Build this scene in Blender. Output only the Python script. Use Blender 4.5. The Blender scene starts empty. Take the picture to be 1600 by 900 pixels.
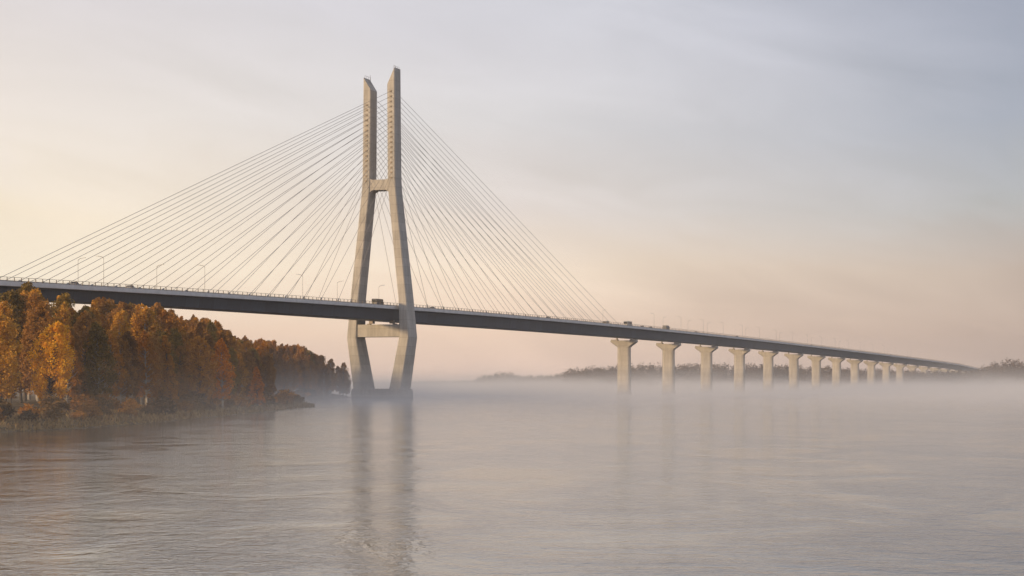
import bpy, math, random
import numpy as np
from mathutils import Vector, Matrix

random.seed(7)
rng = np.random.default_rng(7)
R = math.radians
scene = bpy.context.scene
COL = scene.collection

# ------------------------------------------------------------------ camera
F = 3170.0            # focal length in pixels of a 1600 px wide frame
HOR = 602.0           # horizon row
CAM_H = 6.5
cam_data = bpy.data.cameras.new('camera')
cam = bpy.data.objects.new('camera', cam_data)
COL.objects.link(cam)
cam.location = (0, 0, CAM_H)
cam.rotation_euler = (R(90), 0, 0)
cam_data.sensor_width = 36.0
cam_data.lens = F / 1600.0 * 36.0
cam_data.shift_y = (HOR - 450.0) / 1600.0
cam_data.clip_start = 0.5
cam_data.clip_end = 40000.0
scene.camera = cam

# ------------------------------------------------------------------ render / view
scene.view_settings.view_transform = 'Standard'
scene.view_settings.look = 'None'
scene.view_settings.exposure = 0.0
scene.view_settings.gamma = 1.0
scene.view_settings.use_curve_mapping = False
scene.render.engine = 'CYCLES'
cy = scene.cycles
cy.use_denoising = True
cy.max_bounces = 8
cy.diffuse_bounces = 3
cy.glossy_bounces = 3
cy.transmission_bounces = 2
cy.volume_bounces = 4
cy.transparent_max_bounces = 8
cy.caustics_reflective = False
cy.caustics_refractive = False
cy.volume_step_rate = 1.0
cy.volume_max_steps = 256

# ------------------------------------------------------------------ sky and sun
SUN_AZ = R(-128.0)    # clockwise from the viewing direction (+Y)
SUN_EL = R(9.0)


def srgb(r, g, b):
    def c(v):
        v /= 255.0
        return v / 12.92 if v <= 0.04045 else ((v + 0.055) / 1.055) ** 2.4
    return (c(r), c(g), c(b), 1.0)


class NT:
    """small helper for node trees"""
    def __init__(self, tree):
        self.t = tree
        self.n = tree.nodes
        self.l = tree.links

    def new(self, kind, **kw):
        n = self.n.new(kind)
        for k, v in kw.items():
            setattr(n, k, v)
        return n

    def link(self, a, b):
        self.l.new(a, b)

    def put(self, sock, v):
        if isinstance(v, bpy.types.NodeSocket):
            self.l.new(v, sock)
        elif v is not None:
            sock.default_value = v

    def math(self, op, a, b=None, c=None, clamp=False):
        n = self.n.new('ShaderNodeMath')
        n.operation = op
        n.use_clamp = clamp
        for i, v in enumerate((a, b, c)):
            self.put(n.inputs[i], v)
        return n.outputs[0]

    def vmath(self, op, a, b=None):
        n = self.n.new('ShaderNodeVectorMath')
        n.operation = op
        self.put(n.inputs[0], a)
        self.put(n.inputs[1], b)
        return n.outputs['Value'] if op in ('DOT_PRODUCT', 'LENGTH') else n.outputs[0]

    def mix(self, fac, a, b, blend='MIX'):
        n = self.n.new('ShaderNodeMix')
        n.data_type = 'RGBA'
        n.blend_type = blend
        n.clamp_factor = True
        self.put(n.inputs[0], fac)
        self.put(n.inputs[6], a)
        self.put(n.inputs[7], b)
        return n.outputs[2]

    def ramp(self, fac, stops, interp='LINEAR'):
        n = self.n.new('ShaderNodeValToRGB')
        cr = n.color_ramp
        cr.interpolation = interp
        while len(cr.elements) < len(stops):
            cr.elements.new(0.5)
        for e, (p, c) in zip(cr.elements, stops):
            e.position = p
        for e, (p, c) in zip(cr.elements, stops):
            e.color = c if len(c) == 4 else (*c, 1.0)
        self.put(n.inputs[0], fac)
        return n.outputs[0]

    def maprange(self, v, a, b, c=0.0, d=1.0, smooth=False):
        n = self.n.new('ShaderNodeMapRange')
        n.clamp = True
        if smooth:
            n.interpolation_type = 'SMOOTHSTEP'
        self.put(n.inputs[0], v)
        for i, x in enumerate((a, b, c, d)):
            self.put(n.inputs[1 + i], x)
        return n.outputs[0]

    def noise(self, vec, scale, detail=2.0, rough=0.5, dist=0.0):
        n = self.n.new('ShaderNodeTexNoise')
        self.put(n.inputs['Vector'], vec)
        n.inputs['Scale'].default_value = scale
        n.inputs['Detail'].default_value = detail
        n.inputs['Roughness'].default_value = rough
        n.inputs['Distortion'].default_value = dist
        return n.outputs['Fac']

    def scalevec(self, v, s):
        return self.vmath('MULTIPLY', v, s)


world = bpy.data.worlds.new('World')
scene.world = world
world.use_nodes = True
w = NT(world.node_tree)
w.n.clear()
wout = w.new('ShaderNodeOutputWorld')
sky = w.new('ShaderNodeTexSky', sky_type='NISHITA')
sky.sun_disc = False
sky.sun_elevation = SUN_EL
sky.sun_rotation = SUN_AZ
sky.air_density = 1.2
sky.dust_density = 2.5
tc = w.new('ShaderNodeTexCoord')
dirv = w.vmath('NORMALIZE', tc.outputs['Generated'])
sep = w.new('ShaderNodeSeparateXYZ')
w.link(dirv, sep.inputs[0])
zz = sep.outputs[2]
# thin high cloud: a veil whose warmth follows the sun's side of the sky
stretch = w.vmath('ADD', w.scalevec(dirv, (1.0, 1.0, 2.6)), w.scalevec(w.vmath('DOT_PRODUCT', dirv, (1.0, 0.0, 0.0)), (0.0, 0.0, 0.5)))
n_big = w.noise(stretch, 3.4, 4.0, 0.5, 0.3)
n_fine = w.noise(w.scalevec(stretch, (1.0, 1.0, 1.5)), 8.0, 5.0, 0.55, 0.6)
hl = w.vmath('NORMALIZE', w.scalevec(dirv, (1.0, 1.0, 0.0)))
cosaz = w.vmath('DOT_PRODUCT', hl, (math.sin(SUN_AZ), math.cos(SUN_AZ), 0.0))
wob = w.math('ADD', w.math('MULTIPLY', w.math('SUBTRACT', n_big, 0.5), 0.16),
             w.math('MULTIPLY', w.math('SUBTRACT', n_fine, 0.5), 0.05))
caz = w.math('ADD', cosaz, wob)
ez = w.math('ADD', zz, w.math('MULTIPLY', w.math('SUBTRACT', n_big, 0.5),
                              w.maprange(zz, 0.0, 0.12, 0.0, 0.075)))
ez = w.math('ADD', ez, w.math('MULTIPLY', w.math('SUBTRACT', n_fine, 0.5),
                              w.maprange(zz, 0.0, 0.1, 0.0, 0.035)))
ez = w.math('POWER', w.math('MAXIMUM', ez, 0.0), 0.5)     # spreads the low sky over the ramp


def q(z):
    return math.sqrt(z)


WARM = [(0.0, srgb(236, 204, 184)), (q(.024), srgb(252, 221, 190)), (q(.056), srgb(252, 237, 211)),
        (q(.087), srgb(249, 233, 207)), (q(.125), srgb(238, 227, 214)), (q(.19), srgb(219, 212, 211)),
        (q(.35), srgb(204, 202, 210)), (1.0, srgb(186, 190, 204))]
MIDL = [(0.0, srgb(236, 203, 189)), (q(.024), srgb(254, 221, 193)), (q(.056), srgb(252, 231, 207)),
        (q(.087), srgb(227, 216, 208)), (q(.125), srgb(219, 215, 214)), (q(.19), srgb(209, 208, 214)),
        (q(.35), srgb(194, 196, 207)), (1.0, srgb(180, 186, 203))]
COOL = [(0.0, srgb(180, 158, 148)), (q(.024), srgb(197, 174, 159)), (q(.056), srgb(196, 179, 167)),
        (q(.087), srgb(183, 184, 186)), (q(.125), srgb(169, 175, 189)), (q(.19), srgb(162, 168, 186)),
        (q(.35), srgb(166, 172, 190)), (1.0, srgb(174, 182, 202))]
def gain(stops, k):
    return [(p, (c[0] * k[0], c[1] * k[1], c[2] * k[2], 1.0)) for p, c in stops]


WARM = gain(WARM, (1.08, 1.085, 1.115))
MIDL = gain(MIDL, (1.10, 1.105, 1.12))
COOL = gain(COOL, (1.07, 1.065, 1.05))
c0 = math.cos(R(-14.2) - SUN_AZ)
c1 = math.cos(0.0 - SUN_AZ)
c2 = math.cos(R(14.2) - SUN_AZ)
veil = w.mix(w.maprange(caz, c0, c1), w.ramp(ez, WARM), w.ramp(ez, MIDL))
veil = w.mix(w.maprange(caz, c1, c2), veil, w.ramp(ez, COOL))
# streaky thickness of the veil
streak = w.maprange(n_fine, 0.3, 0.7, 0.955, 1.045)
veil = w.mix(1.0, veil, streak, 'MULTIPLY')
clear = w.mix(1.0, sky.outputs[0], (0.10, 0.10, 0.10, 1.0), 'MULTIPLY')
skycol = w.mix(0.06, veil, clear)
bg = w.new('ShaderNodeBackground')
w.link(skycol, bg.inputs[0])
bg.inputs[1].default_value = 1.0
w.link(bg.outputs[0], wout.inputs[0])

sun_data = bpy.data.lights.new('sun', 'SUN')
sun = bpy.data.objects.new('sun', sun_data)
COL.objects.link(sun)
sun_data.energy = 4.2
sun_data.angle = R(6.0)
sun_data.color = (1.0, 0.68, 0.36)
sd = Vector((math.sin(SUN_AZ) * math.cos(SUN_EL), math.cos(SUN_AZ) * math.cos(SUN_EL), math.sin(SUN_EL)))
sun.rotation_euler = sd.to_track_quat('Z', 'Y').to_euler()
sun.location = (-200, -100, 300)


# ------------------------------------------------------------------ helpers
def tag(o, label=None, cat=None, group=None, kind=None):
    if label:
        o['label'] = label
    if cat:
        o['category'] = cat
    if group:
        o['group'] = group
    if kind:
        o['kind'] = kind
    return o


def empty(name, loc=(0, 0, 0), parent=None):
    o = bpy.data.objects.new(name, None)
    COL.objects.link(o)
    o.location = loc
    o.parent = parent
    return o


def mesh_data(name, verts, faces, mats=(), smooth=False):
    me = bpy.data.meshes.new(name)
    me.from_pydata([tuple(v) for v in verts], [], [tuple(f) for f in faces])
    for m in (mats if isinstance(mats, (list, tuple)) else [mats]):
        me.materials.append(m)
    if smooth:
        me.polygons.foreach_set('use_smooth', [True] * len(me.polygons))
    me.update()
    return me


def add(name, me, parent=None, loc=(0, 0, 0), rot=(0, 0, 0), scale=(1, 1, 1)):
    o = bpy.data.objects.new(name, me)
    COL.objects.link(o)
    o.parent = parent
    o.location = loc
    o.rotation_euler = rot
    o.scale = scale
    return o


class MB:
    def __init__(self):
        self.v, self.f = [], []

    def poly(self, verts, faces):
        b = len(self.v)
        self.v += [tuple(p) for p in verts]
        self.f += [tuple(i + b for i in f) for f in faces]

    def box(self, x0, x1, y0, y1, z0, z1):
        self.poly([(x0, y0, z0), (x1, y0, z0), (x1, y1, z0), (x0, y1, z0),
                   (x0, y0, z1), (x1, y0, z1), (x1, y1, z1), (x0, y1, z1)],
                  [(0, 3, 2, 1), (4, 5, 6, 7), (0, 1, 5, 4), (1, 2, 6, 5), (2, 3, 7, 6), (3, 0, 4, 7)])

    def loft(self, rings, cap=True):
        n = len(rings[0])
        vs = [p for r in rings for p in r]
        fs = []
        for i in range(len(rings) - 1):
            for j in range(n):
                k = (j + 1) % n
                fs.append((i * n + j, i * n + k, (i + 1) * n + k, (i + 1) * n + j))
        if cap:
            fs.append(tuple(range(n - 1, -1, -1)))
            m = (len(rings) - 1) * n
            fs.append(tuple(range(m, m + n)))
        self.poly(vs, fs)

    def tube(self, pts, rad, n=6):
        pts = [Vector(p) for p in pts]
        rings = []
        for i, p in enumerate(pts):
            d = (pts[min(i + 1, len(pts) - 1)] - pts[max(i - 1, 0)]).normalized()
            a = d.orthogonal().normalized() if abs(d.z) < 0.9 else Vector((1, 0, 0))
            a = (a - d * a.dot(d)).normalized()
            b = d.cross(a)
            r = rad[i] if isinstance(rad, (list, tuple)) else rad
            rings.append([p + a * (r * math.cos(2 * math.pi * j / n)) + b * (r * math.sin(2 * math.pi * j / n))
                          for j in range(n)])
        self.loft(rings)

    def data(self, name, mat, smooth=False):
        return mesh_data(name, self.v, self.f, mat, smooth)


def new_mat(name):
    m = bpy.data.materials.new(name)
    m.use_nodes = True
    t = NT(m.node_tree)
    t.n.clear()
    out = t.new('ShaderNodeOutputMaterial')
    return m, t, out


def principled(t, out, col, rough=0.8, metal=0.0, normal=None, spec=0.3):
    p = t.new('ShaderNodeBsdfPrincipled')
    t.put(p.inputs['Base Color'], col)
    t.put(p.inputs['Roughness'], rough)
    t.put(p.inputs['Metallic'], metal)
    p.inputs['Specular IOR Level'].default_value = spec
    if normal is not None:
        t.link(normal, p.inputs['Normal'])
    t.link(p.outputs[0], out.inputs['Surface'])
    return p


def bump(t, h, dist, strength=1.0, normal=None):
    b = t.new('ShaderNodeBump')
    b.inputs['Strength'].default_value = strength
    b.inputs['Distance'].default_value = dist
    t.link(h, b.inputs['Height'])
    if normal is not None:
        t.link(normal, b.inputs['Normal'])
    return b.outputs[0]


def plain(name, col, rough=0.6, metal=0.0, var=0.25, scale=1.2, spec=0.3):
    m, t, out = new_mat(name)
    g = t.new('ShaderNodeNewGeometry')
    n = t.noise(g.outputs['Position'], scale, 4.0, 0.6)
    f = t.maprange(n, 0.25, 0.75, 1.0 - var, 1.0 + var)
    c = t.mix(1.0, (*col, 1.0), f, 'MULTIPLY')
    principled(t, out, c, rough, metal, None, spec)
    return m


def concrete(name, col, lift=4.0, stain=0.35):
    m, t, out = new_mat(name)
    g = t.new('ShaderNodeNewGeometry')
    pos = g.outputs['Position']
    s = t.new('ShaderNodeSeparateXYZ')
    t.link(pos, s.inputs[0])
    n1 = t.noise(t.scalevec(pos, (1, 1, 0.35)), 0.22, 5.0, 0.6)
    n2 = t.noise(t.scalevec(pos, (1, 1, 0.06)), 1.1, 4.0, 0.65)       # vertical runs of water
    n3 = t.noise(pos, 2.5, 3.0, 0.6)
    lev = t.math('FLOOR', t.math('DIVIDE', s.outputs[2], lift))
    wn = t.new('ShaderNodeTexWhiteNoise', noise_dimensions='1D')
    t.link(lev, wn.inputs['W'])
    f = t.maprange(n1, 0.3, 0.7, 0.86, 1.12)
    f = t.math('MULTIPLY', f, t.maprange(n2, 0.35, 0.75, 1.06, 1.0 - stain))
    f = t.math('MULTIPLY', f, t.maprange(n3, 0.3, 0.7, 0.95, 1.05))
    f = t.math('MULTIPLY', f, t.maprange(wn.outputs['Value'], 0.0, 1.0, 0.90, 1.06))
    fr = t.math('FRACT', t.math('DIVIDE', s.outputs[2], lift))
    joint = t.math('GREATER_THAN', t.math('ABSOLUTE', t.math('SUBTRACT', fr, 0.5)), 0.482)
    f = t.math('MULTIPLY', f, t.math('SUBTRACT', 1.0, t.math('MULTIPLY', joint, 0.30)))
    oi = t.new('ShaderNodeObjectInfo')
    f = t.math('MULTIPLY', f, t.maprange(oi.outputs['Random'], 0.0, 1.0, 0.93, 1.06))
    tide = t.math('ADD', s.outputs[2], t.math('MULTIPLY', t.math('SUBTRACT', n2, 0.5), 2.0))   # wet, weedy tide mark
    f = t.math('MULTIPLY', f, t.maprange(tide, 0.9, 1.6, 0.45, 1.0))
    c = t.mix(1.0, (*col, 1.0), f, 'MULTIPLY')
    nb = bump(t, n3, 0.02, 0.5)
    principled(t, out, c, 0.88, 0.0, nb, 0.2)
    return m


M_PYLON = concrete('pylon_concrete', (0.405, 0.393, 0.372), 4.0, 0.26)
M_PIER = concrete('pier_concrete', (0.39, 0.372, 0.345), 3.2, 0.30)
M_PLINTH = concrete('plinth_concrete', (0.36, 0.34, 0.31), 2.3, 0.45)
M_FASCIA = plain('edge_beam_paint', (0.58, 0.59, 0.61), 0.6, 0.0, 0.15, 0.25)
m, t, out = new_mat('girder_blue_grey_steel')
tcn = t.new('ShaderNodeTexCoord')
s_ = t.new('ShaderNodeSeparateXYZ')
t.link(tcn.outputs['Object'], s_.inputs[0])
wn = t.new('ShaderNodeTexWhiteNoise', noise_dimensions='1D')
t.link(t.math('FLOOR', t.math('DIVIDE', s_.outputs[1], 11.0)), wn.inputs['W'])
fr_ = t.math('FRACT', t.math('DIVIDE', s_.outputs[1], 11.0))
seam = t.math('GREATER_THAN', t.math('ABSOLUTE', t.math('SUBTRACT', fr_, 0.5)), 0.485)
run = t.noise(t.scalevec(tcn.outputs['Object'], (0.2, 1.0, 0.12)), 0.9, 4.0, 0.6)
f = t.math('MULTIPLY', t.maprange(wn.outputs['Value'], 0, 1, 0.85, 1.15), t.maprange(run, 0.3, 0.7, 0.8, 1.25))
f = t.math('MULTIPLY', f, t.math('SUBTRACT', 1.0, t.math('MULTIPLY', seam, 0.35)))
principled(t, out, t.mix(1.0, (0.032, 0.046, 0.070, 1.0), f, 'MULTIPLY'), 0.55, 0.0, None, 0.2)
M_STEEL = m
M_ASPH = plain('asphalt', (0.05, 0.05, 0.052), 0.9, 0.0, 0.2, 0.5)
M_RAIL = plain('railing_paint', (0.14, 0.12, 0.105), 0.6, 0.2, 0.1)
M_CABLE = plain('stay_cable_sheath', (0.26, 0.235, 0.21), 0.55, 0.0, 0.08)
M_ANCH = plain('anchor_steel', (0.24, 0.21, 0.18), 0.6, 0.3, 0.1)
M_GALV = plain('galvanised_steel', (0.30, 0.30, 0.30), 0.5, 0.6, 0.1)
M_POLE = plain('lamp_post_paint', (0.28, 0.26, 0.245), 0.6, 0.0, 0.1)
M_LAMP = plain('lamp_glass', (0.45, 0.44, 0.42), 0.3, 0.0, 0.05)
M_GLASS = plain('vehicle_glass', (0.02, 0.023, 0.027), 0.12, 0.0, 0.05, 1.0, 0.5)
M_TYRE = plain('tyre_rubber', (0.02, 0.02, 0.02), 0.85)

# ------------------------------------------------------------------ water
m, t, out = new_mat('river_water')
g = t.new('ShaderNodeNewGeometry')
pos = g.outputs['Position']
wa = t.noise(t.scalevec(pos, (1.0, 0.8, 1.0)), 0.55, 5.0, 0.6, 0.8)
wb = t.noise(t.scalevec(pos, (1.0, 0.9, 1.0)), 2.0, 3.0, 0.6, 0.4)
wc = t.noise(t.scalevec(pos, (1.0, 0.7, 1.0)), 0.16, 3.0, 0.5, 0.8)
slick = t.noise(t.scalevec(pos, (1.0, 0.55, 1.0)), 0.07, 5.0, 0.62, 1.5)      # calm slicks and wind patches
gust = t.noise(t.scalevec(pos, (0.5, 1.0, 1.0)), 0.006, 2.0, 0.5, 0.8)
patch = t.math('MULTIPLY', t.maprange(slick, 0.38, 0.62, 0.35, 1.4), t.maprange(gust, 0.35, 0.65, 0.6, 1.25))
hgt = t.math('ADD', t.math('MULTIPLY', wa, 0.070), t.math('MULTIPLY', wb, 0.040))
hgt = t.math('ADD', t.math('MULTIPLY', hgt, patch), t.math('MULTIPLY', wc, 0.05))
nb = bump(t, hgt, 1.0, 1.0)
p = principled(t, out, (0.036, 0.034, 0.028, 1.0), 0.075, 0.0, nb, 0.5)
p.inputs['IOR'].default_value = 1.333
M_WATER = m
FAR = 6500.0
me = mesh_data('river', [(-6000, -150, 0), (6000, -150, 0), (6000, FAR, 0), (-6000, FAR, 0)], [(0, 1, 2, 3)], M_WATER)
tag(add('river', me), 'wide calm river with fine ripples and drifting mist', 'river', kind='structure')

# ------------------------------------------------------------------ bridge frame
TH = math.atan(1076.0 / F)
SU, CU = math.sin(TH), math.cos(TH)
P0 = ((597.0 - 800.0) * 920.0 / F, 920.0)
MPP = 920.0 / F


def bw(s, tt, z):
    """bridge coordinates (along, across, up) to world"""
    return (P0[0] + s * SU + tt * CU, P0[1] + s * CU - tt * SU, z)


def s_of_px(px, tt):
    k = (px - 800.0) / F
    a = P0[0] + tt * CU
    b = P0[1] - tt * SU
    return (k * b - a) / (SU - k * CU)


def z_of(py, s, tt):
    return CAM_H + (HOR - py) * bw(s, tt, 0)[1] / F


EDGE = 8.3
_tab = [(-140, 431), (0, 439), (150, 447.5), (300, 456.5), (440, 465.5), (560, 473.8), (700, 484.5), (880, 499.7), (975, 508),
        (1100, 521), (1200, 532.2), (1300, 543.5), (1400, 556), (1500, 569.5)]
_st, _zt = [], []
for px, py in _tab:
    s = s_of_px(px, EDGE)
    _st.append(s)
    _zt.append(z_of(py, s, EDGE))
_st.append(3300.0)
_zt.append(22.0)
pc = np.polyfit(np.array(_st[:-1]), np.array(_zt[:-1]), 4)


def deck_z(s):
    if s > _st[-2]:
        a = float(np.polyval(pc, _st[-2]))
        return a + (s - _st[-2]) * (22.0 - a) / (3300.0 - _st[-2])
    if s < _st[0]:
        return float(np.polyval(pc, _st[0])) + (s - _st[0]) * 0.012
    return float(np.polyval(pc, s))


def girder_depth(s):
    return float(np.interp(s, [-400, -200, 40, 300], [5.0, 5.5, 6.9, 7.3]))


ROT = -TH   # bridge local: x across (near side positive), y along
bridge = empty('cable_stayed_bridge', (P0[0], P0[1], 0))
bridge.rotation_euler = (0, 0, ROT)
tag(bridge, 'long concrete cable-stayed road bridge with one twin-legged pylon standing in the river', 'bridge')
# children of the bridge are written in its local frame: (across, along, up)

# ---- pylon
pylon = empty('pylon', (0, 0, 0.45), bridge)
NODES = [  # z, centre offset across, width across, length along
    (4.6, 8.75, 5.6, 12.6),
    (27.6, 12.75, 4.6, 11.0),
    (44.5, 11.75, 3.9, 9.4),
    (93.7, 6.45, 3.75, 8.2),
    (99.0, 6.15, 3.7, 8.1),
    (141.0, 5.75, 3.6, 7.7),
]


def node_at(z):
    zs = [n[0] for n in NODES]
    return [float(np.interp(z, zs, [n[i] for n in NODES])) for i in (1, 2, 3)]


def ring(sg, z, dz_in=0.0, dz_out=0.0):
    c, ww, ll = node_at(min(z, 141.0))
    ch = 0.35   # chamfered corners
    xi, xo = sg * (c - ww / 2), sg * (c + ww / 2)
    pts = []
    for (x, y) in ((xi, -ll / 2), (xo, -ll / 2), (xo, ll / 2), (xi, ll / 2)):
        sx = 1 if x == max(xi, xo) else -1
        sy = 1 if y > 0 else -1
        px1 = (x - sx * ch, y)
        px2 = (x, y - sy * ch)
        pts.append((x, y, px1, px2, sx, sy))
    # ordered ring with chamfers, counter-clockwise
    x0, x1 = min(xi, xo), max(xi, xo)
    y0, y1 = -ll / 2, ll / 2
    rg = [(x0 + ch, y0), (x1 - ch, y0), (x1, y0 + ch), (x1, y1 - ch), (x1 - ch, y1), (x0 + ch, y1), (x0, y1 - ch), (x0, y0 + ch)]
    o = []
    for (x, y) in rg:
        u = (x - xi) / (xo - xi)
        o.append((x, y, z + dz_in * (1 - u) + dz_out * u))
    return o


for sg, drop, slope in ((1, 0.0, 7.8), (-1, 1.9, 5.8)):
    b = MB()
    b.loft([ring(sg, 4.4), ring(sg, 27.6)])
    add('lower_leg', b.data('lower_leg', M_PYLON), pylon)
    b = MB()
    zt = 141.6 - drop
    b.loft([ring(sg, 27.6), ring(sg, 36.0), ring(sg, 44.5), ring(sg, 93.7), ring(sg, 99.0), ring(sg, 120.0), ring(sg, zt, 0.0, slope)])
    add('upper_leg', b.data('upper_leg', M_PYLON), pylon)
    # a little guard rail and a rod on the sloping tip
    b = MB()
    c, ww, ll = node_at(141.0)
    for k in range(4):
        y = -ll / 2 + 0.6 + k * (ll - 1.2) / 3
        b.tube([(sg * (c + ww / 2 - 0.5), y, zt + slope - 1.2), (sg * (c + ww / 2 - 0.5), y, zt + slope + 0.9)], 0.06, 5)
    b.tube([(sg * (c + ww / 2 - 0.5), -ll / 2 + 0.6, zt + slope + 0.85), (sg * (c + ww / 2 - 0.5), ll / 2 - 0.6, zt + slope + 0.85)], 0.05, 5)
    b.tube([(sg * (c + 0.3), 0.6, zt + slope * 0.6), (sg * (c + 0.3), 0.6, zt + slope + 1.6)], 0.07, 5)
    o = add('top_guard_rail', b.data('top_guard_rail', M_RAIL), pylon)


def beam(z0, z1, hl, inset, haunch):
    """cross beam between the legs with haunched ends"""
    b = MB()
    c0_, w0_, _ = node_at(z0)
    c1_, w1_, _ = node_at(z1)
    e0, e1 = c0_ - w0_ / 2 + 0.6, c1_ - w1_ / 2 + 0.6
    y = hl
    prof = [(-e0, z0 - haunch), (-e0 + 0.6 + haunch, z0), (e0 - 0.6 - haunch, z0), (e0, z0 - haunch), (e1, z1 + haunch * 0.6),
            (e1 - 0.6 - haunch * .6, z1), (-e1 + 0.6 + haunch * .6, z1), (-e1, z1 + haunch * 0.6)]
    b.loft([[(x, -y, z) for x, z in prof], [(x, y, z) for x, z in prof]])
    return b


add('upper_crossbeam', beam(94.3, 99.0, 3.6, 0, 1.3).data('upper_crossbeam', M_PYLON), pylon)
add('lower_crossbeam', beam(27.9, 33.5, 4.6, 0, 0.4).data('lower_crossbeam', M_PYLON), pylon)
# plinth in the water, ends cut to a blunt prow
b = MB()
pl = [(-11.2, -7.6), (11.2, -7.6), (12.6, -5.4), (12.6, 5.4), (11.2, 7.6), (-11.2, 7.6), (-12.6, 5.4), (-12.6, -5.4)]
b.loft([[(x * 1.03, y * 1.03, -2.0) for x, y in pl], [(x * 1.02, y * 1.02, 3.4) for x, y in pl], [(x * 0.985, y * 0.985, 4.5) for x, y in pl]])
add('plinth', b.data('plinth', M_PLINTH), pylon)
for sg in (-1, 1):
    b = MB()
    b.box(sg * 6.3 - 0.7, sg * 6.3 + 0.7, -1.1, 1.1, 33.4, 34.0)
    b.box(sg * 5.0 - 0.9, sg * 5.0 + 0.9, -1.3, 1.3, 34.0, 35.6)
    add('bearing', b.data('bearing', M_ANCH), pylon)

# ---- stay cables and anchors
LEFT_PX = [547, 527, 500, 472, 444, 416, 387, 355, 322, 287, 251, 214, 177, 139, 101, 62, 25, -12]
RIGHT_PX = [669, 694, 718, 740, 762, 782, 803, 823, 842, 859, 874, 889, 903, 917, 930, 943, 956, 968]
b = MB()
ncs = 7
b.loft([[(math.cos(2 * math.pi * j / ncs), math.sin(2 * math.pi * j / ncs), z) for j in range(ncs)] for z in (0.0, 1.0)])
cable_me = b.data('stay_cable', M_CABLE, True)
b = MB()
b.box(-0.42, 0.42, -0.30, 0.10, -0.30, 0.30)
b.box(-0.62, 0.62, -0.42, 0.05, 0.27, 0.40)
anch_me = b.data('cable_anchor', M_ANCH)
b = MB()
b.loft([[(rr * math.cos(2 * math.pi * j / 8), rr * math.sin(2 * math.pi * j / 8), z) for j in range(8)] for z, rr in ((0.0, .30), (2.4, .26))])
sock_me = b.data('anchor_socket', M_GALV, True)
for sg in (1, -1):
    for side, pxs in ((-1, LEFT_PX), (1, RIGHT_PX)):
        for i in range(len(pxs)):
            if sg < 0 and side < 0 and i >= len(pxs) - 2:
                continue
            s = s_of_px(pxs[i], 7.85)
            za = 99.6 + (138.6 - 99.6) * (i / (len(pxs) - 1)) - (1.2 if sg < 0 else 0.0)
            c, ww, ll = node_at(za)
            a = Vector((sg * c, side * ll / 2, za))
            a_world = a + Vector((0, 0, 0.45))
            e = Vector((sg * 7.85, s, deck_z(s) - 0.25))
            d = a_world - e
            o = add('stay_cable', cable_me, bridge, e)
            o.rotation_euler = d.to_track_quat('Z', 'Y').to_euler()
            o.scale = (0.078, 0.078, d.length)
            k = add('cable_anchor', anch_me, pylon, a)
            if side > 0:
                k.rotation_euler = (0, 0, math.pi)
            f = add('anchor_socket', sock_me, bridge, e)
            f.rotation_euler = d.to_track_quat('Z', 'Y').to_euler()

# ---- deck
deck = empty('deck', parent=bridge)
stations = [-520 + 20 * i for i in range(int((3300 + 520) / 20) + 1)]


def sweep(profile_fn, mat, name, parent, flat=True):
    b = MB()
    b.loft([[(x, s, deck_z(s) + dz) for x, dz in profile_fn(s)] for s in stations])
    return add(name, b.data(name, mat), parent)


def girder_prof(s):
    D = girder_depth(s)
    h = [(7.1, -0.75), (7.1, -1.25), (5.5, -1.9), (4.9, -D + 0.25), (4.6, -D)]
    return h + [(-x, z) for x, z in reversed(h)]


sweep(girder_prof, M_STEEL, 'girder', deck)
for sg in (1, -1):
    pr = [(7.0, -1.35), (8.15, -1.45), (EDGE, -1.3), (EDGE, -0.02), (8.15, 0.0), (7.0, 0.0)]
    pr = [(sg * x, z) for x, z in pr]
    sweep(lambda s, pr=pr: pr, M_FASCIA, 'edge_beam', deck)
sweep(lambda s: [(-7.0, -0.75), (7.0, -0.75), (7.0, -0.28), (-7.0, -0.28)], M_ASPH, 'road_surface', deck)
for sg in (1, -1):
    b = MB()
    x = sg * 8.2
    s = -330.0
    while s < 2900:
        z = deck_z(s)
        b.box(x - 0.09, x + 0.09, s - 0.10, s + 0.10, z - 0.01, z + 1.3)
        s += 4.0
    for h, r in ((1.3, 0.085), (0.75, 0.03), (0.4, 0.03)):
        b.tube([(x, q_, deck_z(q_) + h) for q_ in range(-520, 2901, 20)], r, 4)
    tag(add('railing', b.data('railing', M_RAIL), deck), kind='stuff')
    # inner crash barrier
    b = MB()
    x = sg * 6.7
    prof = [(x - 0.04, 0.10), (x + 0.04, 0.10), (x + 0.04, 0.42), (x - 0.04, 0.42)]
    b.loft([[(px, s, deck_z(s) + dz) for px, dz in prof] for s in stations])
    add('crash_barrier', b.data('crash_barrier', M_GALV), deck)

# ---- approach piers
SPAN = 115.0
N_PIER = 19


def obround(hw, hl, z, n=7, wave=0.0):
    """rounded-end shaft outline: half width across, half length along"""
    pts = []
    r = hl
    for sx in (1, -1):
        for j in range(n):
            a = -math.pi / 2 + math.pi * j / (n - 1)
            if sx > 0:
                pts.append((hw - r + r * math.cos(a), r * math.sin(a), z))
            else:
                pts.append((-(hw - r) - r * math.cos(a), -r * math.sin(a), z))
    return pts


def hexa(hw, hl, z, cut):
    return [(-hw + cut, -hl, z), (hw - cut, -hl, z), (hw, -hl + cut, z), (hw, hl - cut, z), (hw - cut, hl, z), (-hw + cut, hl, z),
            (-hw, hl - cut, z), (-hw, -hl + cut, z)]


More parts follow.
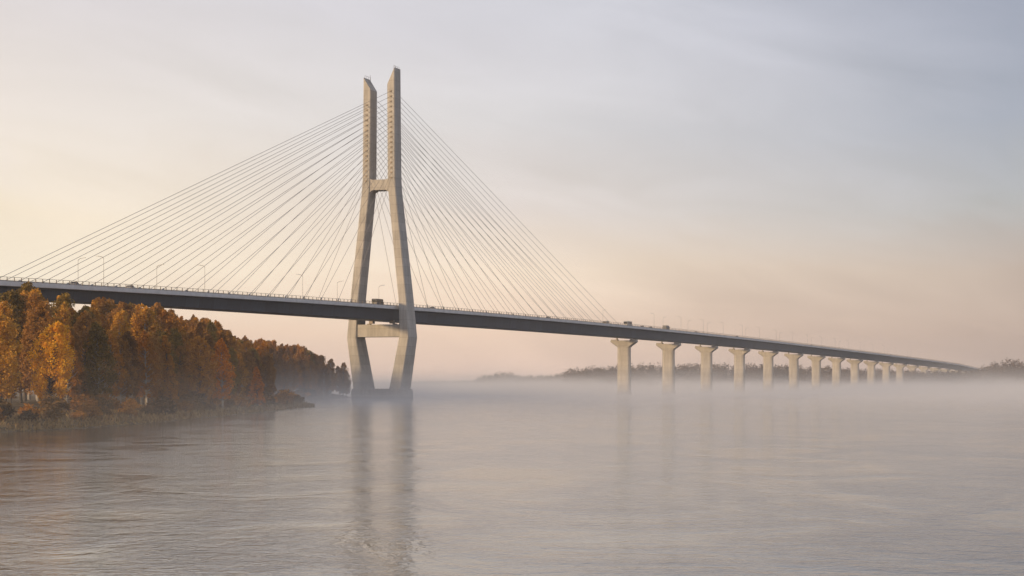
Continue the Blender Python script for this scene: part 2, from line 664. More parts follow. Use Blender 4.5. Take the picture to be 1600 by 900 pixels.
pier_bases = []
foot_me = None
for k in range(N_PIER):
    s = 408.0 + SPAN * k
    top = deck_z(s) - girder_depth(s) - 1.35
    pier = empty('pier', (0, s, 0), bridge)
    pier_bases.append(bw(s, 0, 0))
    b = MB()
    b.loft([obround(4.55, 2.45, -2.0), obround(4.45, 2.4, top - 4.6)])
    add('shaft', b.data('shaft', M_PIER), pier)
    b = MB()
    cut = 0.9
    rings = [hexa(4.47, 2.42, top - 4.62, cut), hexa(4.8, 2.5, top - 4.0, cut), hexa(8.3, 2.75, top - 1.5, cut * .8), hexa(8.6, 2.8, top - 1.2, cut * .8), hexa(8.6, 2.8, top - 0.25, cut * .8)]
    b.loft(rings)
    # raised ends that carry the bearings, leaving a shallow trough between
    for sg in (-1, 1):
        b.box(min(sg * 4.2, sg * 8.35), max(sg * 4.2, sg * 8.35), -2.2, 2.2, top - 0.3, top + 0.35)
    add('cap', b.data('cap', M_PIER), pier)
    for sg in (-1, 1):
        b = MB()
        b.box(sg * 4.9 - 0.55, sg * 4.9 + 0.55, -0.7, 0.7, top + 0.3, top + 0.75)
        b.box(sg * 4.75 - 0.4, sg * 4.75 + 0.4, -0.5, 0.5, top + 0.75, top + 1.42)
        add('bearing', b.data('bearing', M_ANCH), pier)
    if foot_me is None:
        b = MB()
        b.loft([obround(5.0, 2.9, -2.0), obround(5.0, 2.9, 2.6), obround(4.85, 2.75, 2.9)])
        foot_me = b.data('footing', M_PLINTH)
    add('footing', foot_me, pier)

# ------------------------------------------------------------------ street lamps on the deck
b = MB()
b.tube([(0, 0, -0.3), (0, 0, 0.5), (0, 0, 9.6)], [0.11, 0.085, 0.06], 6)
pole_me = b.data('pole', M_POLE)
b = MB()
b.tube([(0, 0, 9.5), (-0.7, 0, 10.0), (-2.1, 0, 10.25)], [0.10, 0.09, 0.08], 6)
arm_me = b.data('arm', M_POLE)
b = MB()
b.loft([[(-2.0, -0.16, 10.2), (-2.0, 0.16, 10.2), (-2.0, 0.12, 10.34), (-2.0, -0.12, 10.34)],
        [(-2.9, -0.2, 10.24), (-2.9, 0.2, 10.24), (-2.9, 0.12, 10.4), (-2.9, -0.12, 10.4)]])
head_me = b.data('lamp_head', M_LAMP)
near_px = [162, 320, 473, 1022, 1064, 1099, 1130, 1160, 1187, 1213, 1239, 1262, 1284, 1305, 1326, 1345, 1364, 1382, 1400, 1418, 1436, 1452]
far_px = [122, 245, 527, 592, 942, 1036, 1075, 1105, 1165, 1218, 1268, 1311, 1350, 1386, 1423]


def lamp(px, side):
    s = s_of_px(px, side * 7.35)
    loc = bw(s, side * 7.35, deck_z(s))
    o = empty('street_lamp', loc)
    o.rotation_euler = (0, 0, ROT + (0 if side > 0 else math.pi))
    if side > 0:
        tag(o, 'slim single-arm street lamp on the bridge edge beside the visible railing', 'street lamp', 'street lamps along the near bridge railing')
    else:
        tag(o, 'slim single-arm street lamp on the bridge, its foot hidden behind the roadway', 'street lamp', 'street lamps along the hidden bridge railing')
    add('pole', pole_me, o)
    add('arm', arm_me, o)
    add('lamp_head', head_me, o)


for px in near_px:
    lamp(px, 1)
for px in far_px:
    lamp(px, -1)

# ------------------------------------------------------------------ vehicles on the deck
wb_ = MB()
wb_.loft([[(x, 0.5 * math.cos(2 * math.pi * j / 12), 0.5 * math.sin(2 * math.pi * j / 12)) for j in range(12)] for x in (-0.12, 0.12)])
wheel_me = wb_.data('wheel', M_TYRE)


def vehicle(name, px, tt, L, W, H, col, label, cat, kind, heading=1, rough=0.4, group=None):
    s = s_of_px(px, tt)
    loc = bw(s, tt, deck_z(s) - 0.28)
    o = empty(name, loc)
    o.rotation_euler = (0, 0, ROT + (0 if heading > 0 else math.pi))
    tag(o, label, cat, group)
    mt = plain(name + '_paint', col, rough, 0.0, 0.06, 1.0, 0.5)
    wr = 0.33 if kind == 'car' else 0.46
    g0 = wr * 0.75
    b = MB()
    gl = []

    def slab(prof):
        b.loft([[(-W / 2, y, z) for y, z in prof], [(W / 2, y, z) for y, z in prof]])
    if kind == 'car':
        slab([(-L / 2, g0), (L / 2, g0), (L / 2, 0.72), (L / 2 - 0.15, 0.82), (L * 0.17, 0.95), (-L * 0.42, 0.98), (-L / 2, 0.9)])
        cb = MB()
        w0, w1 = W / 2 - 0.06, W / 2 - 0.26
        cb.poly([(-w0, -L * .44, .93), (w0, -L * .44, .93), (w0, L * .2, .93), (-w0, L * .2, .93),
                 (-w1, -L * .30, H), (w1, -L * .30, H), (w1, L * .04, H), (-w1, L * .04, H)],
                [(0, 3, 2, 1), (4, 5, 6, 7), (0, 1, 5, 4), (1, 2, 6, 5), (2, 3, 7, 6), (3, 0, 4, 7)])
        cab = add('window', cb.data('window', M_GLASS), o)
        b.box(-w1 + .02, w1 - .02, -L * .29, L * .03, H - 0.03, H + 0.05)
    elif kind == 'truck':
        cabL = 2.2
        slab([(L / 2 - cabL, g0 + .1), (L / 2, g0 + .1), (L / 2, 1.3), (L / 2 - .25, 2.75), (L / 2 - cabL, 2.8)])
        cb = MB()
        cb.box(-W / 2 + .1, W / 2 - .1, L / 2 - .5, L / 2 + .02, 1.55, 2.35)
        cb.box(-W / 2 - .02, W / 2 + .02, L / 2 - 1.3, L / 2 - .55, 1.55, 2.3)
        add('window', cb.data('window', M_GLASS), o)
        cb = MB()
        cb.box(-W / 2 - .04, W / 2 + .04, -L / 2, L / 2 - cabL - .25, 1.0, H)
        cb.box(-W / 2 + .3, W / 2 - .3, -L / 2 + .1, L / 2 - cabL - .02, g0 + .2, 1.0)
        add('cargo_box', cb.data('cargo_box', mt), o)
    else:
        slab([(-L / 2, g0), (L / 2, g0), (L / 2 + .04, 1.2), (L / 2 - .25, H - .25), (L / 2 - .6, H), (-L / 2 + .25, H), (-L / 2, H - .3)])
        n = max(4, int(L / 1.5))
        z0, z1 = H * .5, H - .42
        for i in range(n):
            y0 = -L / 2 + .45 + (L - .9) * i / n
            cb = MB()
            cb.box(-W / 2 - .025, W / 2 + .025, y0 + .06, y0 + (L - .9) / n - .06, z0, z1)
            add('window', cb.data('window', M_GLASS), o)
        for sy in (1, -1):
            cb = MB()
            cb.box(-W / 2 + .15, W / 2 - .15, sy * (L / 2 - .12) - .16, sy * (L / 2 - .12) + .16, z0, z1)
            add('windscreen' if sy > 0 else 'rear_window', cb.data('windscreen', M_GLASS), o)
    add('body', b.data('body', mt), o)
    for sx in (-1, 1):
        for y in (-L * .3, L * .32):
            wh = add('wheel', wheel_me, o, (sx * (W / 2 - .1), y, wr))
            wh.scale = (1.6, wr / .5, wr / .5)
    return o


vehicle('minibus', 590, 4.6, 8.2, 2.3, 3.1, (0.035, 0.037, 0.045), 'dark minibus driving between the two pylon legs', 'minibus', 'bus')
vehicle('coach', 981, 4.4, 11.5, 2.5, 3.5, (0.30, 0.31, 0.33), 'grey coach on the deck above the pier closest to the pylon', 'bus', 'bus')
vehicle('delivery_truck', 1041, 4.4, 10.0, 2.5, 3.4, (0.10, 0.11, 0.125), 'dark box truck on the deck above the second pier from the pylon', 'truck', 'truck')
vehicle('delivery_van', 947, 1.5, 6.4, 2.1, 2.7, (0.50, 0.48, 0.45), 'pale van beside the last stay cables before the first pier', 'van', 'bus')
CARS = [(676, 4.6, (.30, .29, .28)), (857, 4.8, (.06, .06, .065)), (1004, 4.5, (.25, .25, .26)), (1017, 4.6, (.12, .11, .11)), (1088, 4.6, (.16, .15, .15)),
        (1152, 4.6, (.4, .39, .38)), (1268, 4.4, (.3, .3, .3)), (1392, 4.4, (.12, .12, .13)), (205, 4.6, (.62, .62, .63)), (118, 4.6, (.28, .28, .3))]
for px, tt, colr in CARS:
    where = ('beside the short stays just past the pylon' if px == 676 else 'dark and alone halfway along the river span' if px == 857 else 'on the bridge deck past the coach' if px == 1004 else
             'dark, between the coach and the box truck' if px == 1017 else 'past the box truck' if px == 1088 else 'light, above the fourth pier' if px == 1152 else
             'on the approach where the lamps crowd together' if px == 1268 else 'far along the approach near the misty wood' if px == 1392 else
             'passing behind the railing over the treetops' if px == 205 else 'where the long back stays meet the deck')
    vehicle('car', px, tt, 4.5, 1.85, 1.55, colr, 'small car ' + where, 'car', 'car', group='cars on the bridge')

# ------------------------------------------------------------------ left bank terrain


def ground_pt(px, py, z=0.0):
    d = (CAM_H - z) * F / (py - HOR)
    return ((px - 800.0) / F * d, d)


SHORE = [(-96, -150), (-92, 60), (-84, 190), ground_pt(0, 676), ground_pt(150, 668), ground_pt(250, 660), ground_pt(330, 652), ground_pt(420, 643.5),
         (-59.5, 585), (-57.5, 610), (-61, 632), (-72, 650), (-90, 690), (-95, 760), (-93, 860), (-86, 960), (-82, 1030), (-85, 1080), (-118, 1150), (-190, 1290), (-320, 1400), (-800, 1700), (-2500, 2600)]
# resample the shoreline with gentle wobble
sh = [np.array(p, float) for p in SHORE]
poly = []
for a, c in zip(sh[:-1], sh[1:]):
    n = max(1, int(np.linalg.norm(c - a) / 6.0)) if np.linalg.norm(c - a) < 400 else max(1, int(np.linalg.norm(c - a) / 60.0))
    for i in range(n):
        poly.append(a + (c - a) * i / n)
poly.append(sh[-1])
poly = np.array(poly)
ker = np.array([1, 2, 3, 2, 1], float)
ker /= ker.sum()
for ax in (0, 1):
    pad = np.concatenate([[poly[0, ax]] * 2, poly[:, ax], [poly[-1, ax]] * 2])
    poly[:, ax] = np.convolve(pad, ker, 'valid')
wobx = rng.normal(0, 1.0, len(poly))
wobx = np.convolve(np.concatenate([wobx[:2], wobx, wobx[-2:]]), ker, 'valid')
poly[:, 0] += wobx * 0.9
tan = np.gradient(poly, axis=0)
tan /= np.linalg.norm(tan, axis=1)[:, None]
inl = np.stack([-tan[:, 1], tan[:, 0]], 1)       # inland = to the left of travel


OFFS = [-14, -4, -1, 0, 1.5, 3.8, 7, 11, 15, 18, 26, 40, 70, 140, 400, 1400]
HTS = [-3.0, -0.9, -0.25, -0.03, 0.35, 0.8, 1.4, 2.1, 2.7, 3.1, 3.4, 3.6, 3.9, 4.2, 4.6, 5.0]


def bank_h(o):
    return float(np.interp(o, OFFS, HTS))


gv, gf = [], []
for i, (p_, n_) in enumerate(zip(poly, inl)):
    for o_, h_ in zip(OFFS, HTS):
        nn = n_ if o_ < 60 else np.array([-1.0, 0.0]) * 0.85 + n_ * 0.15
        q_ = p_ + n_ * min(o_, 60) + (np.array([-1.0, 0.05]) * max(0.0, o_ - 60))
        gv.append((q_[0], q_[1], h_ + (rng.normal(0, 0.16) if 1 < o_ < 60 else 0.0)))
K = len(OFFS)
for i in range(len(poly) - 1):
    for j in range(K - 1):
        gf.append((i * K + j, (i + 1) * K + j, (i + 1) * K + j + 1, i * K + j + 1))
m, t, out = new_mat('bank_earth_and_dry_grass')
g = t.new('ShaderNodeNewGeometry')
pos = g.outputs['Position']
n1 = t.noise(pos, 0.35, 5.0, 0.6, 0.4)
n2 = t.noise(pos, 2.2, 4.0, 0.65)
c = t.ramp(n1, [(0.3, (0.05, 0.038, 0.023)), (0.5, (0.12, 0.086, 0.044)), (0.7, (0.19, 0.14, 0.068))])
c = t.mix(1.0, c, t.maprange(n2, 0.25, 0.75, 0.6, 1.4), 'MULTIPLY')
principled(t, out, c, 0.95, 0.0, bump(t, n2, 0.25, 0.8), 0.1)
M_BANK = m
me = mesh_data('left_bank_ground', gv, gf, M_BANK, True)
tag(add('left_bank_ground', me), 'low grassy river bank under the autumn wood', 'river bank', kind='structure')


# ------------------------------------------------------------------ foliage
def leaf_mat(name, ca, cb, cc):
    """autumn leaves: colour differs from leaf clump to leaf clump and from tree to tree"""
    m, t, out = new_mat(name)
    g = t.new('ShaderNodeNewGeometry')
    oi = t.new('ShaderNodeObjectInfo')
    tcn = t.new('ShaderNodeTexCoord')
    n1 = t.noise(tcn.outputs['Object'], 0.45, 3.0, 0.6)
    f = t.math('ADD', t.math('MULTIPLY', n1, 0.75), t.math('MULTIPLY', g.outputs['Random Per Island'], 0.45))
    f = t.math('ADD', f, t.math('MULTIPLY', t.math('SUBTRACT', oi.outputs['Random'], 0.5), 0.4))
    ca, cb, cc = [tuple(min(0.85, k_ * 1.42) for k_ in k) for k in (ca, cb, cc)]
    c = t.ramp(f, [(0.25, ca), (0.55, cb), (0.9, cc)])
    d = t.new('ShaderNodeBsdfDiffuse')
    tr = t.new('ShaderNodeBsdfTranslucent')
    t.link(c, d.inputs[0])
    t.link(c, tr.inputs[0])
    mx = t.new('ShaderNodeMixShader')
    mx.inputs[0].default_value = 0.32
    t.link(d.outputs[0], mx.inputs[1])
    t.link(tr.outputs[0], mx.inputs[2])
    t.link(mx.outputs[0], out.inputs['Surface'])
    return m


L_GOLD = leaf_mat('golden_leaves', (0.21, 0.100, 0.018), (0.35, 0.175, 0.028), (0.46, 0.26, 0.045))
L_SPOT = leaf_mat('bright_golden_leaves', (0.34, 0.150, 0.010), (0.55, 0.270, 0.020), (0.60, 0.37, 0.038))
L_SPOT2 = leaf_mat('bright_orange_leaves', (0.29, 0.096, 0.010), (0.50, 0.185, 0.018), (0.60, 0.27, 0.030))
L_ORANGE = leaf_mat('orange_leaves', (0.18, 0.078, 0.016), (0.31, 0.140, 0.025), (0.41, 0.21, 0.038))
L_RUST = leaf_mat('rust_leaves', (0.125, 0.062, 0.020), (0.225, 0.112, 0.030), (0.31, 0.165, 0.044))
L_BROWN = leaf_mat('brown_leaves', (0.085, 0.043, 0.016), (0.17, 0.085, 0.026), (0.25, 0.135, 0.038))
L_OLIVE = leaf_mat('olive_leaves', (0.075, 0.052, 0.015), (0.15, 0.10, 0.024), (0.23, 0.155, 0.036))
M_BARK = plain('grey_brown_bark', (0.085, 0.070, 0.058), 0.9, 0.0, 0.4, 1.5)
M_PALE = plain('pale_bark', (0.34, 0.32, 0.30), 0.85, 0.0, 0.5, 1.2)


def leaf_cloud(centres, radii, per, size, r, flat=0.75):
    """quads scattered through clumps; returns numpy verts and faces"""
    cs = np.repeat(np.array(centres), per, axis=0)
    rs = np.repeat(np.array(radii), per)
    n = len(cs)
    d = r.normal(size=(n, 3))
    d /= np.linalg.norm(d, axis=1)[:, None]
    rad = rs * r.random(n) ** 0.45
    c = cs + d * rad[:, None] * np.array([1, 1, flat])
    a = r.normal(size=(n, 3)); a /= np.linalg.norm(a, axis=1)[:, None]
    b_ = np.cross(a, r.normal(size=(n, 3))); b_ /= np.linalg.norm(b_, axis=1)[:, None]
    sz = size * (0.55 + 0.9 * r.random(n))
    a *= sz[:, None]
    b_ *= (sz * 0.62)[:, None]
    v = np.stack([c - a, c - b_, c + a, c + b_], 1).reshape(-1, 3)
    return v


def quad_mesh(name, v, mat):
    n = len(v) // 4
    me = bpy.data.meshes.new(name)
    me.vertices.add(len(v))
    me.vertices.foreach_set('co', v.astype(np.float32).ravel())
    me.loops.add(len(v))
    me.loops.foreach_set('vertex_index', np.arange(len(v), dtype=np.int32))
    me.polygons.add(n)
    me.polygons.foreach_set('loop_start', np.arange(0, len(v), 4, dtype=np.int32))
    me.polygons.foreach_set('loop_total', np.full(n, 4, dtype=np.int32))
    me.materials.append(mat)
    me.update()
    me.validate()
    return me


def tree_proto(seed, H, wid, base, shape, clumps, per, leaf, bark):
    """one tree as (trunk mesh, crown mesh): bent tapered trunk, limbs, leaf clumps round the limbs"""
    r = np.random.default_rng(seed)
    b = MB()
    bend = r.normal(0, 0.025, (2,)) * H
    tr = []
    for i in range(9):
        u = i / 8
        tr.append((bend[0] * u * u + r.normal(0, .06), bend[1] * u * u + r.normal(0, .06), -0.5 + (H * 0.95 + .5) * u))
    r0 = 0.011 * H + 0.05
    b.tube(tr, [r0 * (1 - 0.9 * (i / 8)) + .02 for i in range(9)], 7)

    def axis(z):
        u = max(0.0, min(1.0, z / (H * .95)))
        return np.array([bend[0] * u * u, bend[1] * u * u, z])

    cent, rad = [], []
    for i in range(clumps):
        u = (i + r.random()) / clumps
        z = H * (base + (0.985 - base) * u)
        if shape == 'spire':
            env = (1 - u) ** 0.75 * min(1.0, u * 5 + .45) + 0.06
        elif shape == 'round':
            env = math.sin(math.pi * min(1.0, max(0.0, 0.12 + u * 0.86))) ** 0.6
        else:
            env = min(1.0, 0.5 + u * 1.8) * (1 - max(0.0, u - .35) / .65) ** 0.62 + 0.05
        a = i * 2.399 + r.normal(0, .5)
        rr = wid / 2 * env * (0.45 + 0.6 * r.random())
        p_ = axis(z) + np.array([math.cos(a) * rr, math.sin(a) * rr, r.normal(0, .3)])
        cent.append(p_)
        rad.append(wid * (0.065 + 0.095 * r.random()) * (0.55 + 0.6 * env))
        st = axis(max(H * base * .7, z - rr * (0.7 if shape != 'spire' else 0.3)))
        mid = (st + p_) / 2 + np.array([0, 0, -0.08 * rr])
        k = 0.35 * r0 * (1 - .6 * u)
        if True:
            b.tube([tuple(st), tuple(mid), tuple(p_)], [k + .02, k * .6 + .015, .015], 4)
    v = leaf_cloud(cent, rad, per, leaf, r, 1.25)
    me_t = b.data('trunk', bark, True)
    return me_t, v


KINDS = []
specs = [(11, 22, 8.0, .14, 'tall', 110, 95, .205), (12, 22, 7.4, .17, 'tall', 100, 95, .205), (13, 20, 8.5, .17, 'round', 115, 95, .21),
         (14, 21, 6.2, .08, 'spire', 115, 105, .19), (15, 19, 7.6, .17, 'tall', 100, 95, .205), (16, 22, 5.9, .10, 'spire', 110, 105, .19)]
for sp in specs:
    KINDS.append((*tree_proto(*sp, M_PALE if sp[0] in (12, 15) else M_BARK), sp[1]))
crown_cache = {}


def tree(kind, x, y, z, h, mat, label, group, rot=None, wide=1.0):
    tm, cv, H = KINDS[kind]
    key = (kind, mat.name)
    if key not in crown_cache:
        crown_cache[key] = quad_mesh('crown', cv, mat)
    o = empty('autumn_tree', (x, y, z))
    k = h / H
    o.scale = (k * wide, k * wide, k)
    o.rotation_euler = (0, 0, rng.random() * 6.28 if rot is None else rot)
    tag(o, label, 'tree', group)
    add('trunk', tm, o)
    add('crown', crown_cache[key], o)
    return o


GRP = 'trees of the autumn wood on the river bank'
TOPX = [-60, 0, 30, 60, 85, 110, 140, 170, 200, 230, 262, 285, 300, 318, 335, 350, 375, 400, 420, 460, 490, 520, 545]
TOPY = [452, 452, 450, 456, 460, 480, 466, 470, 482, 476, 486, 500, 500, 494, 508, 514, 527, 531, 531, 541, 550, 560, 568]


def px_of(x, y):
    return 800 + F * x / y


arc = np.concatenate([[0], np.cumsum(np.linalg.norm(np.diff(poly, axis=0), axis=1))])


def shore_at(a):
    return (np.array([np.interp(a, arc, poly[:, 0]), np.interp(a, arc, poly[:, 1])]),
            np.array([np.interp(a, arc, inl[:, 0]), np.interp(a, arc, inl[:, 1])]))


placed = []
for row, (off, step) in enumerate(((12.5, 6.0), (18.5, 7.5), (27.0, 10.0), (39.0, 15.0))):
    a = float(row * 2.3)
    while a < arc[-1]:
        p_, n_ = shore_at(a + rng.normal(0, 1.2))
        o_ = off + rng.normal(0, 1.6)
        x, y = p_ + n_ * o_
        a += step * (0.75 + 0.5 * rng.random()) * (1.25 if y > 680 else 1.0)
        if y < 285 or y > 1130:
            continue
        if 610 < y < 665 and row < 1:
            continue
        px = px_of(x, y)
        if px < -35:
            continue
        # height that puts the crown on the skyline of the photograph's wood, the front rows a bit below it
        ztop = CAM_H + (HOR - np.interp(px, TOPX, TOPY)) * y / F
        z0 = bank_h(o_)
        hmax = ztop - z0
        h = min(hmax, 25.0) * (1.03 if row >= 2 else (0.78, 0.97)[row]) * (0.86 + 0.17 * rng.random())
        if any(abs(px - sx) < sw and y < sy + 2 and row < 2 for sx, sy, sw in ((76, 338, 46), (262, 410, 22), (348, 470, 24), (402, 512, 22))):
            continue
        if h < 5.0:
            continue
        h = max(h, 6.0)
        placed.append((row, x, y, z0, h, px))
for row, x, y, z0, h, px in placed:
    u = rng.random()
    mat = (L_RUST if u < .34 else L_BROWN if u < .50 else L_OLIVE if u < .64 else L_ORANGE if u < .86 else L_GOLD)
    if y > 560:
        mat = L_RUST if u < .50 else L_BROWN if u < .68 else L_OLIVE if u < .76 else L_ORANGE
    kind = (0, 1, 2, 4, 0, 2, 1, 4, 3, 5)[int(rng.integers(0, 10))]
    shape = ('tall tapering', 'tall tapering', 'round-crowned', 'slim pointed', 'short tapering', 'narrow pointed')[kind]
    hue = {'golden_leaves': 'golden', 'orange_leaves': 'orange', 'rust_leaves': 'rust-brown', 'brown_leaves': 'dull brown', 'olive_leaves': 'olive-brown'}[mat.name]
    where = ('near the golden tree' if y < 365 else 'between golden and pointed orange-brown trees' if y < 425 else
             'beside the bright orange-gold tree' if y < 500 else 'near the small orange tree' if y < 560 else
             'at the grassy point' if y < 680 else 'beyond the inlet' if y < 900 else 'behind the pylon foot')
    rw = ('by the water', 'in the second row', 'deep in the wood', 'at the wood edge behind')[row]
    tree(kind, x, y, z0 - 0.1, h, mat, '%s %s tree %s, %s' % (shape, hue, rw, where), GRP, None, 0.9 + 0.3 * rng.random())


def spot(px, y, off_label, kind, topy, mat, wide, label):
    x = (px - 800) / F * y
    dd = np.linalg.norm(poly - np.array([x, y]), axis=1).min()
    z0 = bank_h(dd)
    h = CAM_H + (HOR - topy) * y / F - z0
    tree(kind, x, y, z0 - 0.1, h, mat, label, 'single trees at the front of the wood', None, wide)


spot(76, 334, 0, 2, 503, L_SPOT, 1.1, 'broad bright golden tree standing out at the front of the wood')
spot(262, 410, 0, 3, 525, L_ORANGE, 1.15, 'pointed orange-brown tree at the wood edge, left of the brightest orange one')
spot(348, 462, 0, 1, 530, L_SPOT2, 1.1, 'bright orange-gold tree midway along the wood edge')
spot(402, 505, 0, 5, 573, L_SPOT2, 1.7, 'small bright orange pointed tree low at the wood edge')

spot(516, 985, 0, 4, 561, L_RUST, 0.9, 'lone slim brown pointed tree, last but one before the pylon foot')
spot(536, 1010, 0, 0, 567, L_BROWN, 1.1, 'broad brown tree ending the wood, right beside the pylon foot')
spot(541, 1034, 0, 2, 577, L_BROWN, 1.0, 'low round brown tree against the pylon leg, behind the broad brown tree')
spot(530, 1030, 0, 4, 572, L_RUST, 1.1, 'rust-brown tree half hidden behind the broad brown tree by the pylon foot')
spot(506, 965, 0, 4, 572, L_BROWN, 1.0, 'small brown tree beside the lone slim pointed tree')

# ------------------------------------------------------------------ shrubs and dry grass on the bank
r = np.random.default_rng(31)
SHR = []
for k in range(3):
    cent, rad = [], []
    b = MB()
    for i in range(22):
        a = r.random() * 6.28
        rr = 1.1 * math.sqrt(r.random())
        z = 0.35 + 1.5 * r.random() * (1.15 - rr * .5)
        cent.append((math.cos(a) * rr, math.sin(a) * rr, z))
        rad.append(.38 + .2 * r.random())
        b.tube([(0.1 * math.cos(a), .1 * math.sin(a), -0.2), (cent[-1][0] * .6, cent[-1][1] * .6, z * .6), cent[-1]], [.03, .02, .008], 4)
    SHR.append((b.data('stem', M_BARK), leaf_cloud(cent, rad, 34, .15, r)))
shr_cache = {}
L_SHRUB = leaf_mat('bank_shrub_leaves', (0.045, 0.030, 0.016), (0.095, 0.060, 0.026), (0.17, 0.10, 0.035))
a = 0.0
while a < arc[-1]:
    p_, n_ = shore_at(a)
    a += 3.0 + 3.2 * rng.random()
    o_ = 4.0 + 6.0 * rng.random()
    x, y = p_ + n_ * o_
    if y < 288 or y > 1000 or px_of(x, y) < -20:
        continue
    mat = (L_SHRUB, L_RUST, L_SHRUB, L_BROWN, L_SHRUB, L_ORANGE)[int(rng.integers(0, 6))]
    k = int(rng.integers(0, 3))
    key = (k, mat.name)
    if key not in shr_cache:
        shr_cache[key] = quad_mesh('foliage', SHR[k][1], mat)
    o = empty('shrub', (x, y, bank_h(o_) - .05))
    sc = 0.7 + 1.1 * rng.random()
    o.scale = (sc * 1.25, sc * 1.25, sc)
    o.rotation_euler = (0, 0, rng.random() * 6.28)
    hue = {'bank_shrub_leaves': 'dull brown', 'rust_leaves': 'rust-red', 'brown_leaves': 'dark brown', 'orange_leaves': 'orange'}[mat.name]
    where = ('below the golden tree' if y < 365 else 'below the pointed orange-brown tree' if y < 425 else 'below the bright orange-gold tree' if y < 500 else
             'near the small bright orange tree' if y < 575 else 'on the grassy point' if y < 680 else 'beyond the inlet')
    tag(o, '%s %s shrub on the bank slope %s' % ('big' if sc > 1.35 else 'low' if sc > 1.0 else 'tiny', hue, where), 'shrub', 'shrubs on the bank slope')
    add('stem', SHR[k][0], o)
    add('foliage', shr_cache[key], o)

# dry grass and sedge on the slope: nobody could count it
M_GRASS = leaf_mat('dry_grass_blades', (0.10, 0.066, 0.030), (0.19, 0.13, 0.058), (0.30, 0.215, 0.105))
gr = np.random.default_rng(5)
ng = 42000
aa = gr.random(ng) * arc[-1]
sel = np.interp(aa, arc, poly[:, 1])
aa = aa[(sel > 270) & (sel < 820)]
tufts = int(26000)
aa = gr.choice(aa, tufts)
oo = 0.3 + 11.5 * gr.random(tufts) ** 1.1
bx = np.interp(aa, arc, poly[:, 0]) + np.interp(aa, arc, inl[:, 0]) * oo
by = np.interp(aa, arc, poly[:, 1]) + np.interp(aa, arc, inl[:, 1]) * oo
bz = np.interp(oo, OFFS, HTS) - .05
hh = (.25 + .75 * gr.random(tufts) ** 1.6) * np.where(gr.random(tufts) < .5, 1.0, .6)
th = gr.random(tufts) * 6.28
wd = .10 + .18 * gr.random(tufts)
ln = gr.normal(0, .35, (tufts, 2)) * hh[:, None]
base = np.stack([bx, by, bz], 1)
dv = np.stack([np.cos(th) * wd, np.sin(th) * wd, np.zeros(tufts)], 1)
tip = base + np.stack([ln[:, 0], ln[:, 1], hh], 1)
v = np.stack([base - dv, base + dv, tip + dv * .35, tip - dv * .35], 1).reshape(-1, 3)
tag(add('dry_grass', quad_mesh('dry_grass', v, M_GRASS)), 'dry brown grass and sedge covering the bank slope', 'grass', kind='stuff')

# ------------------------------------------------------------------ far shore: land and the distant wood (reads as one mass)
FARPTS = [(620, 5200, 596.5), (740, 5000, 594), (755, 4800, 586), (785, 4700, 580), (815, 4700, 587), (850, 4500, 586), (880, 4300, 583), (892, 3000, 577), (920, 2900, 572), (960, 2850, 570),
          (1020, 2800, 568), (1100, 2800, 567.5), (1180, 2800, 567), (1250, 2850, 570), (1320, 2700, 573), (1400, 2560, 578), (1450, 2500, 579), (1500, 2480, 579), (1530, 2480, 576),
          (1545, 2500, 568), (1570, 2500, 562), (1600, 2500, 564), (1680, 2550, 563), (1800, 2600, 565)]
fp = np.array(FARPTS)
m, t, out = new_mat('far_bank_earth')
g = t.new('ShaderNodeNewGeometry')
n1 = t.noise(g.outputs['Position'], 0.02, 4.0, 0.6)
principled(t, out, t.ramp(n1, [(.3, (.05, .04, .03)), (.7, (.10, .08, .05))]), .95, 0, None, .1)
bv, bf = [], []
for i, px in enumerate(np.linspace(560, 2000, 80)):
    d = np.interp(px, fp[:, 0], fp[:, 1])
    for dd, z in ((-30, -1.0), (-15, .3), (20, 1.8), (400, 2.5), (1100, 3.0)):
        bv.append(((px - 800) / F * (d + dd), d + dd, z))
for i in range(79):
    for j in range(4):
        bf.append((i * 5 + j, (i + 1) * 5 + j, (i + 1) * 5 + j + 1, i * 5 + j + 1))
tag(add('far_bank_ground', mesh_data('far_bank_ground', bv, bf, m, True)), 'low far river bank behind the bridge piers', 'river bank', kind='structure')
L_FAR = leaf_mat('far_wood_leaves', (0.050, 0.030, 0.016), (0.10, 0.060, 0.028), (0.17, 0.105, 0.042))
fr = np.random.default_rng(77)
cent, rad = [], []
px = 560.0
while px < 1830:
    d = float(np.interp(px, fp[:, 0], fp[:, 1]))
    ty = float(np.interp(px, fp[:, 0], fp[:, 2]))
    for row in range(4):
        dd = d + row * 18 + fr.normal(0, 7)
        x = (px + fr.normal(0, 4) - 800) / F * dd
        zt = (CAM_H + (HOR - ty) * dd / F) * (0.84 + 0.16 * fr.random()) * (0.86 + .06 * row)
        if zt < 4:
            continue
        wd = zt * (.32 + .16 * fr.random())
        for k in range(15):
            u = (k + fr.random()) / 15
            zc = 2.0 + (zt - 2.0) * (0.04 + .93 * u)
            env = math.sin(math.pi * (0.2 + .76 * u)) ** .7
            an = fr.random() * 6.28
            q_ = wd * .6 * env * fr.random() ** .6
            cent.append((x + math.cos(an) * q_, dd + math.sin(an) * q_, zc))
            rad.append(wd * .34)
    px += 4.0 * (0.7 + .6 * fr.random()) * (2800.0 / d) ** .6
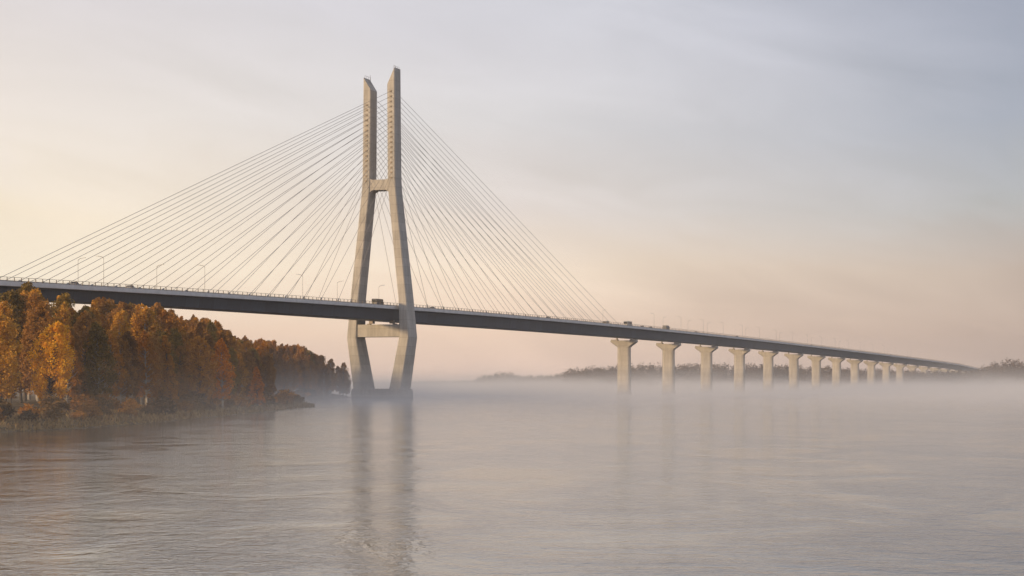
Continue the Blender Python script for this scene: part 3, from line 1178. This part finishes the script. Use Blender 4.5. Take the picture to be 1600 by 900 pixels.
v = leaf_cloud(cent, rad, 16, 0.85, fr)
tag(add('far_wood', quad_mesh('far_wood', v, L_FAR)), 'hazy brown wood along the far river bank behind the piers', 'wood', kind='stuff')

# ------------------------------------------------------------------ air: even haze round everything, and river mist lying on the water
m, t, out = new_mat('haze_air')
pv = t.new('ShaderNodeVolumePrincipled')
pv.inputs['Color'].default_value = (0.97, 0.95, 0.94, 1.0)
pv.inputs['Density'].default_value = 0.62e-4
pv.inputs['Anisotropy'].default_value = 0.5
t.link(pv.outputs[0], out.inputs['Volume'])
b = MB()
b.box(-6300, 6300, -300, 6800, -6.0, 156.0)
tag(add('haze', b.data('haze', m)), 'pale autumn morning haze filling the air', 'haze', kind='stuff')

m, t, out = new_mat('river_mist')
g = t.new('ShaderNodeNewGeometry')
pos = g.outputs['Position']
s_ = t.new('ShaderNodeSeparateXYZ')
t.link(pos, s_.inputs[0])
nz = t.noise(t.scalevec(pos, (1.0, 0.6, 4.0)), 0.014, 5.0, 0.62, 0.8)
hs = t.maprange(nz, 0.32, 0.68, 1.8, 6.2)
fall = t.math('EXPONENT', t.math('MULTIPLY', t.math('DIVIDE', s_.outputs[2], hs), -1.0))
den = t.math('MULTIPLY', fall, t.maprange(nz, 0.32, 0.68, 0.0007, 0.0052))
# the mist hangs over the open river and thins out toward the bank side
den = t.math('MULTIPLY', den, t.math('ADD', t.maprange(s_.outputs[1], 260.0, 850.0, 0.26, 1.6, True),
                                     t.maprange(s_.outputs[1], 1250.0, 1900.0, 0.0, 1.6, True)))
pv = t.new('ShaderNodeVolumePrincipled')
pv.inputs['Color'].default_value = (0.995, 0.995, 0.998, 1.0)
pv.inputs['Anisotropy'].default_value = 0.15
t.link(den, pv.inputs['Density'])
t.link(pv.outputs[0], out.inputs['Volume'])
m.cycles.volume_step_rate = 1.0
b = MB()
b.box(-1100, 1150, -60, 4000, -0.5, 26.0)
tag(add('mist', b.data('mist', m)), 'low white mist lying on the river round the bridge feet', 'mist', kind='stuff')
